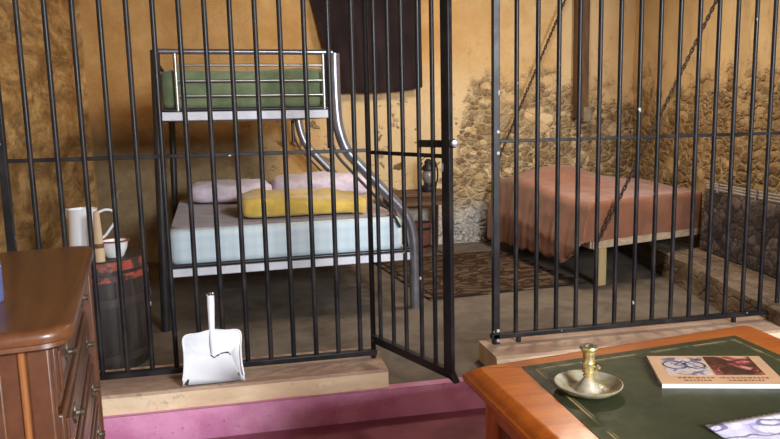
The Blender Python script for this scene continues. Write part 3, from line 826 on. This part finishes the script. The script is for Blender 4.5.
def chipstrip(pts, w, o):
    ck = MB(); rr = random.Random(len(pts))
    for (x0, h0), (x1, h1) in zip(pts, pts[1:]):
        a = DPt(x0, h0, o); b_ = DPt(x1, h1, o); d = (b_ - a); s = Vector((0, -cos(tilt), sin(tilt))).cross(d).normalized() * w / 2 * rr.uniform(.6, 1.3)
        nn = Vector((0, -cos(tilt), sin(tilt))) * .0012
        ck.add([a - s, a + s, b_ + s, b_ - s, a - s + nn, a + s + nn, b_ + s + nn, b_ - s + nn], [(0, 1, 2, 3), (7, 6, 5, 4), (0, 4, 5, 1), (1, 5, 6, 2), (2, 6, 7, 3), (3, 7, 4, 0)])
    ck.build('chip', M['enamel_chip'], dp, smooth=False)
chipstrip([(-.012, .130), (-.004, .124), (.004, .116), (.016, .124), (.026, .128), (.036, .133), (.058, .136), (.072, .135), (.080, .122)], .006, .0065)
chipstrip([(-.126, .004), (-.04, .002), (.05, .003), (.126, .004)], .005, .006)
chipstrip([(-.129, .006), (-.122, .032)], .014, .010)
chipstrip([(.114, .040), (.124, .022), (.131, .008)], .008, .012)

# ------------------------------------------------------------------ chest of drawers
CH = 1.0
chest = thing('chest_of_drawers', 'mahogany chest of drawers with rounded corner at the left photo edge', 'chest of drawers', (-.424, 1.672, 0), radians(9.3))
CW, CL = .58, 1.225
def cpoly(inset, rad=.075, n=7):
    x0, x1, y0, y1 = -CW + inset, -inset, inset, CL - inset
    r = max(rad - inset, .01); out = []
    for cx, cy, a, rr in ((x1 - r, y1 - r * .5, 0, r), (x0 + r, y1 - r, 90, r), (x0 + r, y0 + r, 180, r), (x1 - r, y0 + r, 270, r)):
        for k in range(n + 1):
            t = radians(a + 90 * k / n); out.append(Vector((cx + rr * cos(t), cy + rr * sin(t) * (1 if cy < CL / 2 else 1), 0)))
    return out
def zl(poly, z): return [Vector((p.x, p.y, z)) for p in poly]
tp_ = MB()
tp_.loft([zl(cpoly(.022), .945), zl(cpoly(.010), .953), zl(cpoly(.012), .963), zl(cpoly(.002), .968), zl(cpoly(0), .980), zl(cpoly(.004), .992), zl(cpoly(.014), .999), zl(cpoly(.03), 1.0)])
tp_.build('top', M['chest'], chest, local=True, angle=50)
cb = MB(); cb.span(-CW + .03, -.075, .035, CL - .03, .07, .95); cb.build('carcass', M['chest_front'], chest, local=True, bevel=.004)
MB().loft([zl(cpoly(.025), 0), zl(cpoly(.025), .05), zl(cpoly(.045), .068)]).build('plinth', M['chest_front'], chest, local=True)
for y, nm in ((.06, 'c'), (CL - .055, 'f')):
    pil = MB(); x1_ = -.055 if nm == 'c' else -.018; pil.span(-.11, x1_, y - .028, y + .022, .07, .95); pil.build('pilaster', M['chest_front'], chest, local=True, bevel=.008)
qr = MB(); qr.tube([(-.118, .033, .075), (-.118, .033, .948)], .008, 12); qr.build('corner_bead', M['chest_edge'], chest, local=True)
MB().span(-CW + .06, -.16, .028, .04, .14, .90).build('side_panel', M['chest_front'], chest, local=True, bevel=.006)
rows = [(.775, .935), (.600, .755), (.425, .580), (.25, .405), (.09, .23)]
for ri, (z0, z1) in enumerate(rows):
    ro = .006 * ri
    d = MB(); d.span(-.09, -.050 + ro, .092, CL - .088, z0, z1)
    dr = d.build('drawer', M['chest_front'], chest, local=True, bevel=.006)
    pnl = MB()
    y0_, y1_, a0, a1 = .092 + .035, CL - .088 - .035, z0 + .025, z1 - .025
    pnl.loft([[Vector((-.050 + ro + o, y, z)) for y, z in ((y0_ + i, a0 + i), (y1_ - i, a0 + i), (y1_ - i, a1 - i), (y0_ + i, a1 - i))] for o, i in ((0, 0), (.007, .004), (.007, .014), (.002, .024), (.004, .03))])
    o = pnl.build('raised_panel', M['chest_front'], dr, local=True, bevel=.002)
    for y in (.29, CL - .29):
        zc = (z0 + z1) / 2
        k = MB(); k.lathe([(.012, 0), (.009, .008), (.006, .016), (.011, .024), (.009, .015), (.007, .018), (0, .019)], (-.044 + ro, y, zc), 16, axis=Matrix.Rotation(pi / 2, 4, 'Y'))
        # shaped back plate
        pts = [Vector((0, 0.036 * cos(t) * (1 + .25 * cos(4 * t)), .026 * sin(t) * (1 + .25 * cos(4 * t)))) for t in [2 * pi * q / 24 for q in range(24)]]
        k.loft([[Vector((-.045 + ro + e, y, zc)) + p * f for p in pts] for e, f in ((0, 1), (.005, .95))])
        k.build('knob', M['brass_old'], dr, local=True)
bt = MB(); bt.lathe([(0, 0), (.032, 0), (.034, .01), (.034, .10), (.028, .13), (.013, .15), (.013, .19), (.017, .195), (.017, .205), (0, .205)], (-.708, 2.00, CH), 24)
tag(bt.build('glass_bottle', M['blueglass']), 'blue glass bottle cut by the left photo edge, on the chest', 'bottle')

# ------------------------------------------------------------------ desk
DZ = .76
desk = thing('writing_desk', 'orange mahogany writing desk with green leather top, front right', 'desk', (.60, 1.78, 0))
OUT = [Vector((.580, 1.815, 0)), Vector((1.652, 1.968, 0)), Vector((1.625, .95, 0)), Vector((.622, .86, 0))]
def inset(poly, d, z):
    n = len(poly); out = []
    for i in range(n):
        a, b, c = poly[i - 1], poly[i], poly[(i + 1) % n]
        e1 = (b - a).normalized(); e2 = (c - b).normalized()
        n1 = Vector((e1.y, -e1.x, 0)); n2 = Vector((e2.y, -e2.x, 0))
        m = (n1 + n2); m /= (1 + n1.dot(n2))
        out.append(Vector((b.x + m.x * d, b.y + m.y * d, z)))
    return out
def rounded(poly, r=.022, n=4):
    out = []
    N = len(poly)
    for i in range(N):
        a, b, c = poly[i - 1], poly[i], poly[(i + 1) % N]
        p = b + (a - b).normalized() * r; q = b + (c - b).normalized() * r
        for k in range(n + 1):
            t = k / n; out.append(p * (1 - t) ** 2 + b * 2 * t * (1 - t) + q * t * t)
    return out
def R_(d, z): return rounded(inset(OUT, d - .006, z), .024)
dt = MB()
dt.loft([R_(.060, .680), R_(.046, .684), R_(.036, .696), R_(.024, .700), R_(.022, .706), R_(.012, .709), R_(.003, .718), R_(0, .727), R_(.004, .736), R_(.012, .740), R_(.015, .745), R_(.028, .751), R_(.040, .7585), R_(.047, DZ)])
dt.build('top', M['desk'], desk, angle=35)
LEA = [Vector((.735, 1.752, 0)), Vector((1.498, 1.836, 0)), Vector((1.494, 1.05, 0)), Vector((.722, .99, 0))]
MB().loft([inset(LEA, 0, DZ - .002), inset(LEA, 0, DZ + .0012)]).build('leather_inset', M['leather'], desk, smooth=False)
gl = MB()
for d0, d1 in ((.030, .036), (.0405, .0425)):
    o1 = inset(LEA, d0, DZ + .0016); i1 = inset(LEA, d1, DZ + .0016)
    gl.add(o1 + i1, [(i, (i + 1) % 4, 4 + (i + 1) % 4, 4 + i) for i in range(4)])
gl.build('gold_border', M['gold'], desk, smooth=False)
el = MB()      # veneer joint line near the mitred back corner
a_ = inset(OUT, .045, DZ + .0004)[0]; b_ = LEA[0].copy(); b_.z = DZ + .0004
el.bar(a_, b_, .0022, .0006); el.build('mitre_line', M['desk_dark'], desk)
MB().loft([inset(OUT, .075, 0), inset(OUT, .075, .70)]).build('body', M['desk_dark'], desk, smooth=False)
for i in range(4):
    c = inset(OUT, .072, 0)[i]
    pl_ = MB(); pl_.tube([(c.x, c.y, .0), (c.x, c.y, .70)], .026, 16); pl_.build('corner_column', M['desk_side'], desk)
MB().loft([inset(OUT, .058, 0), inset(OUT, .058, .07), inset(OUT, .07, .085)]).build('plinth', M['desk_side'], desk)
MB().loft([inset(OUT, .062, .62), inset(OUT, .062, .684)]).build('frieze', M['desk_side'], desk)

# candlestick
cx_, cy_ = .830, 1.540
cs = thing('chamberstick', 'brass chamberstick with a round dish on the green leather desk top', 'candlestick', (cx_, cy_, DZ + .0016))
Z0 = DZ + .0016
def mat_dish():
    t = NT('tarnished_silver_brass')
    n = t.noise(t.pos, 30, 4, .6)
    c = t.mix(t.rng(n, .4, .65), (.40, .34, .19), (.50, .47, .39))
    c = t.mix(t.rng(n, .66, .72), c, (.12, .10, .12))
    return t.done(c, t.rng(n, .3, .7, .25, .42), .35)
M['dish'] = mat_dish()
MB().lathe([(0, 0), (.052, 0), (.066, .006), (.080, .016), (.0855, .022), (.0865, .0255), (.084, .0265), (.078, .021), (.064, .011), (.050, .005), (0, .004)], (cx_, cy_, Z0), 48).build('dish', M['dish'], cs)
MB().lathe([(.010, .038), (.0105, .040), (.0145, .043), (.011, .047), (.013, .050), (.0155, .054), (.0145, .058), (.0145, .074), (.0165, .078), (.0145, .082), (.0145, .098), (.0155, .102), (.0155, .107), (.021, .113), (.0235, .117), (.022, .121), (.012, .1205), (.0105, .10), (0, .098)], (cx_, cy_, Z0), 28).build('stem', M['brass'], cs)
MB().lathe([(.036, .004), (.032, .009), (.021, .024), (.013, .036), (.010, .040), (0, .040)], (cx_, cy_, Z0), 28).build('foot', M['dish'], cs)
MB().lathe([(.0105, .1195), (.0215, .1205), (.0215, .1222), (.011, .1222), (.0105, .1195)], (cx_, cy_, Z0), 28).build('socket_rim', M['brass_old'], cs)
kn = MB(); kd = Vector((.75, -.66, 0)).normalized()
kn.tube([Vector((cx_, cy_, Z0 + .068)) + kd * .010, Vector((cx_, cy_, Z0 + .068)) + kd * .022], .003, 8)
kn.lathe([(0, -.006), (.006, -.003), (.006, .003), (0, .006)], tuple(Vector((cx_, cy_, Z0 + .068)) + kd * .025), 12)
kn.tube([Vector((cx_, cy_, Z0 + .064)) + kd * .019, Vector((cx_, cy_, Z0 + .030)) + kd * .024], .0022, 8)
kn.build('ejector_knob', M['brass'], cs)

# booklet with two pictures
ba = radians(-15.5); bo = Vector((1.022, 1.509, DZ + .0016))
bd = Vector((cos(ba), sin(ba), 0)); be = Vector((-sin(ba), cos(ba), 0)); be = (be + bd * .12).normalized()
def BP(u, v, z): return bo + bd * (u * .315) + be * (v * .215) + Vector((0, 0, z))
book = thing('booklet', 'tan booklet with two pictures on its cover, on the green desk top', 'book', tuple(bo))
MB().loft([[BP(u, v, z) for u, v in ((.004, .006), (.996, .006), (.996, .994), (.004, .994))] for z in (0.0002, .0105)]).build('pages', M['page'], book, smooth=False)
cv = MB(); cv.loft([[BP(u, v, z) for u, v in ((0, 0.004), (1, 0.004), (1, 1), (0, 1))] for z in (.0105, .0118)])
cv.build('cover', M['cover'], book, smooth=False)
def mat_pic(name, stops, sc, seed):
    t = NT(name)
    n = t.noise(t.mapping(t.pos, (1, 1, 1), (seed, seed * 2, 0)), sc, 4, .65, .8)
    return t.done(t.ramp(n, stops), .3)
P1 = mat_pic('picture_pale_cycle_scene', [(.32, (.05, .04, .06)), (.42, (.25, .20, .26)), (.5, (.68, .58, .55)), (.62, (.58, .44, .36)), (.7, (.30, .17, .11))], 30, 2)
P2 = mat_pic('picture_dark_red_scene', [(.40, (.03, .014, .012)), (.55, (.12, .028, .022)), (.60, (.50, .09, .09)), (.68, (.60, .40, .34))], 17, 5)
pc = MB()
def patch(m, poly, z, mi=0):
    m.loft([[BP(u, v, z) for u, v in poly], [BP(u, v, z + .0003) for u, v in poly]], mi=mi)
patch(pc, [(.10, .30), (.47, .30), (.47, .93), (.10, .93)], .0118); pc.build('left_picture', P1, book, smooth=False)
pc = MB(); patch(pc, [(.49, .30), (.90, .30), (.90, .97), (.49, .97)], .0118); pc.build('right_picture', P2, book, smooth=False)
wheels = MB()
for u, r in ((.20, .030), (.375, .026)):
    wheels.tube([BP(u, .64, .0126) + Vector((r * cos(q), r * sin(q), 0)) for q in [2 * pi * k / 20 for k in range(20)]], .0016, 6, closed=True)
wheels.tube([BP(.2, .64, .0126), BP(.29, .80, .0126), BP(.375, .64, .0126), BP(.27, .62, .0126), BP(.2, .64, .0126)], .0014, 6)
wheels.build('cycle_drawing', simple('dark_blue_ink', (.05, .05, .12), .4), book)
tx = MB(); r_ = random.Random(5)
for u0, u1, v in ((.16, .46, .20), (.50, .90, .20), (.20, .40, .12), (.56, .84, .12)):
    u = u0
    while u < u1:
        w = r_.uniform(.012, .035); patch(tx, [(u, v - .012), (u + w, v - .016), (u + w, v + .014 + r_.uniform(0, .02)), (u, v + .018)], .0118); u += w + .012
tx.build('cover_lettering', M['ink'], book, smooth=False)

# purple printed paper with a serrated edge
pp = MB()
A = Vector((.978, 1.280, DZ + .0022)); B_ = Vector((1.30, 1.312, DZ + .0022)); dn_ = Vector((.03, -.20, 0))
npz = 40; topv = []
for i in range(npz + 1):
    p = A.lerp(B_, i / npz); p += dn_.normalized() * (-.0022 if i % 2 else .0012); topv.append(p)
rows_ = 14
vs = []
for j in range(rows_ + 1):
    for i, p in enumerate(topv):
        q = p + dn_ * (j / rows_); q.z += .006 * max(0, 1 - j / 5) ** 2 * (1 - .5 * i / npz); vs.append(q)
w_ = npz + 1
pp.add(vs, [(j * w_ + i, j * w_ + i + 1, (j + 1) * w_ + i + 1, (j + 1) * w_ + i) for j in range(rows_) for i in range(npz)])
tag(pp.build('printed_paper', M['paper'], origin=A, solid=.0004), 'purple and white printed paper with serrated edge, front of the desk', 'paper')

# ------------------------------------------------------------------ light
def area(name, loc, target, size, power, col, sy=None):
    l = bpy.data.lights.new(name, 'AREA'); l.energy = power; l.color = col; l.size = size
    if sy: l.shape = 'RECTANGLE'; l.size_y = sy
    o = bpy.data.objects.new(name, l); COL.objects.link(o); o.location = loc
    o.rotation_euler = (Vector(target) - Vector(loc)).to_track_quat('-Z', 'Y').to_euler()
    return o
area('window_daylight', ((WX0 + WX1) / 2, -2.70, (WZ0 + WZ1) / 2), ((WX0 + WX1) / 2 - .6, 3, 1.5), WX1 - WX0, 640, (.86, .93, 1.0), WZ1 - WZ0)
area('cell_warm_fill', (2.3, 4.7, 3.05), (1.9, 5.6, 0), .6, 62, (1.0, .87, .68))  # added warm fill to brighten the cell walls, no fitting modelled
w = bpy.data.worlds.new('World'); scene.world = w; w.use_nodes = True
w.node_tree.nodes['Background'].inputs[0].default_value = (.75, .85, 1, 1)
w.node_tree.nodes['Background'].inputs[1].default_value = .5

# ------------------------------------------------------------------ camera
pitch, roll, yaw = .1413, -.0226, -.2036
f = Vector((-sin(yaw) * cos(pitch), cos(yaw) * cos(pitch), -sin(pitch)))
r = Vector((cos(yaw), sin(yaw), 0)); u = r.cross(f)
r2 = r * cos(roll) + u * sin(roll); u2 = u * cos(roll) - r * sin(roll)
cam = bpy.data.cameras.new('Camera'); co = bpy.data.objects.new('Camera', cam); COL.objects.link(co)
Mx = Matrix((r2, u2, -f)).transposed().to_4x4(); Mx.translation = (0, 0, 1.46)
co.matrix_world = Mx
cam.sensor_width = 36; cam.lens = 680 / 780 * 36; cam.clip_start = .05
scene.camera = co
vs_ = scene.view_settings
vs_.view_transform = 'Standard'; vs_.look = 'None'; vs_.gamma = 1; vs_.exposure = 0; vs_.use_curve_mapping = False
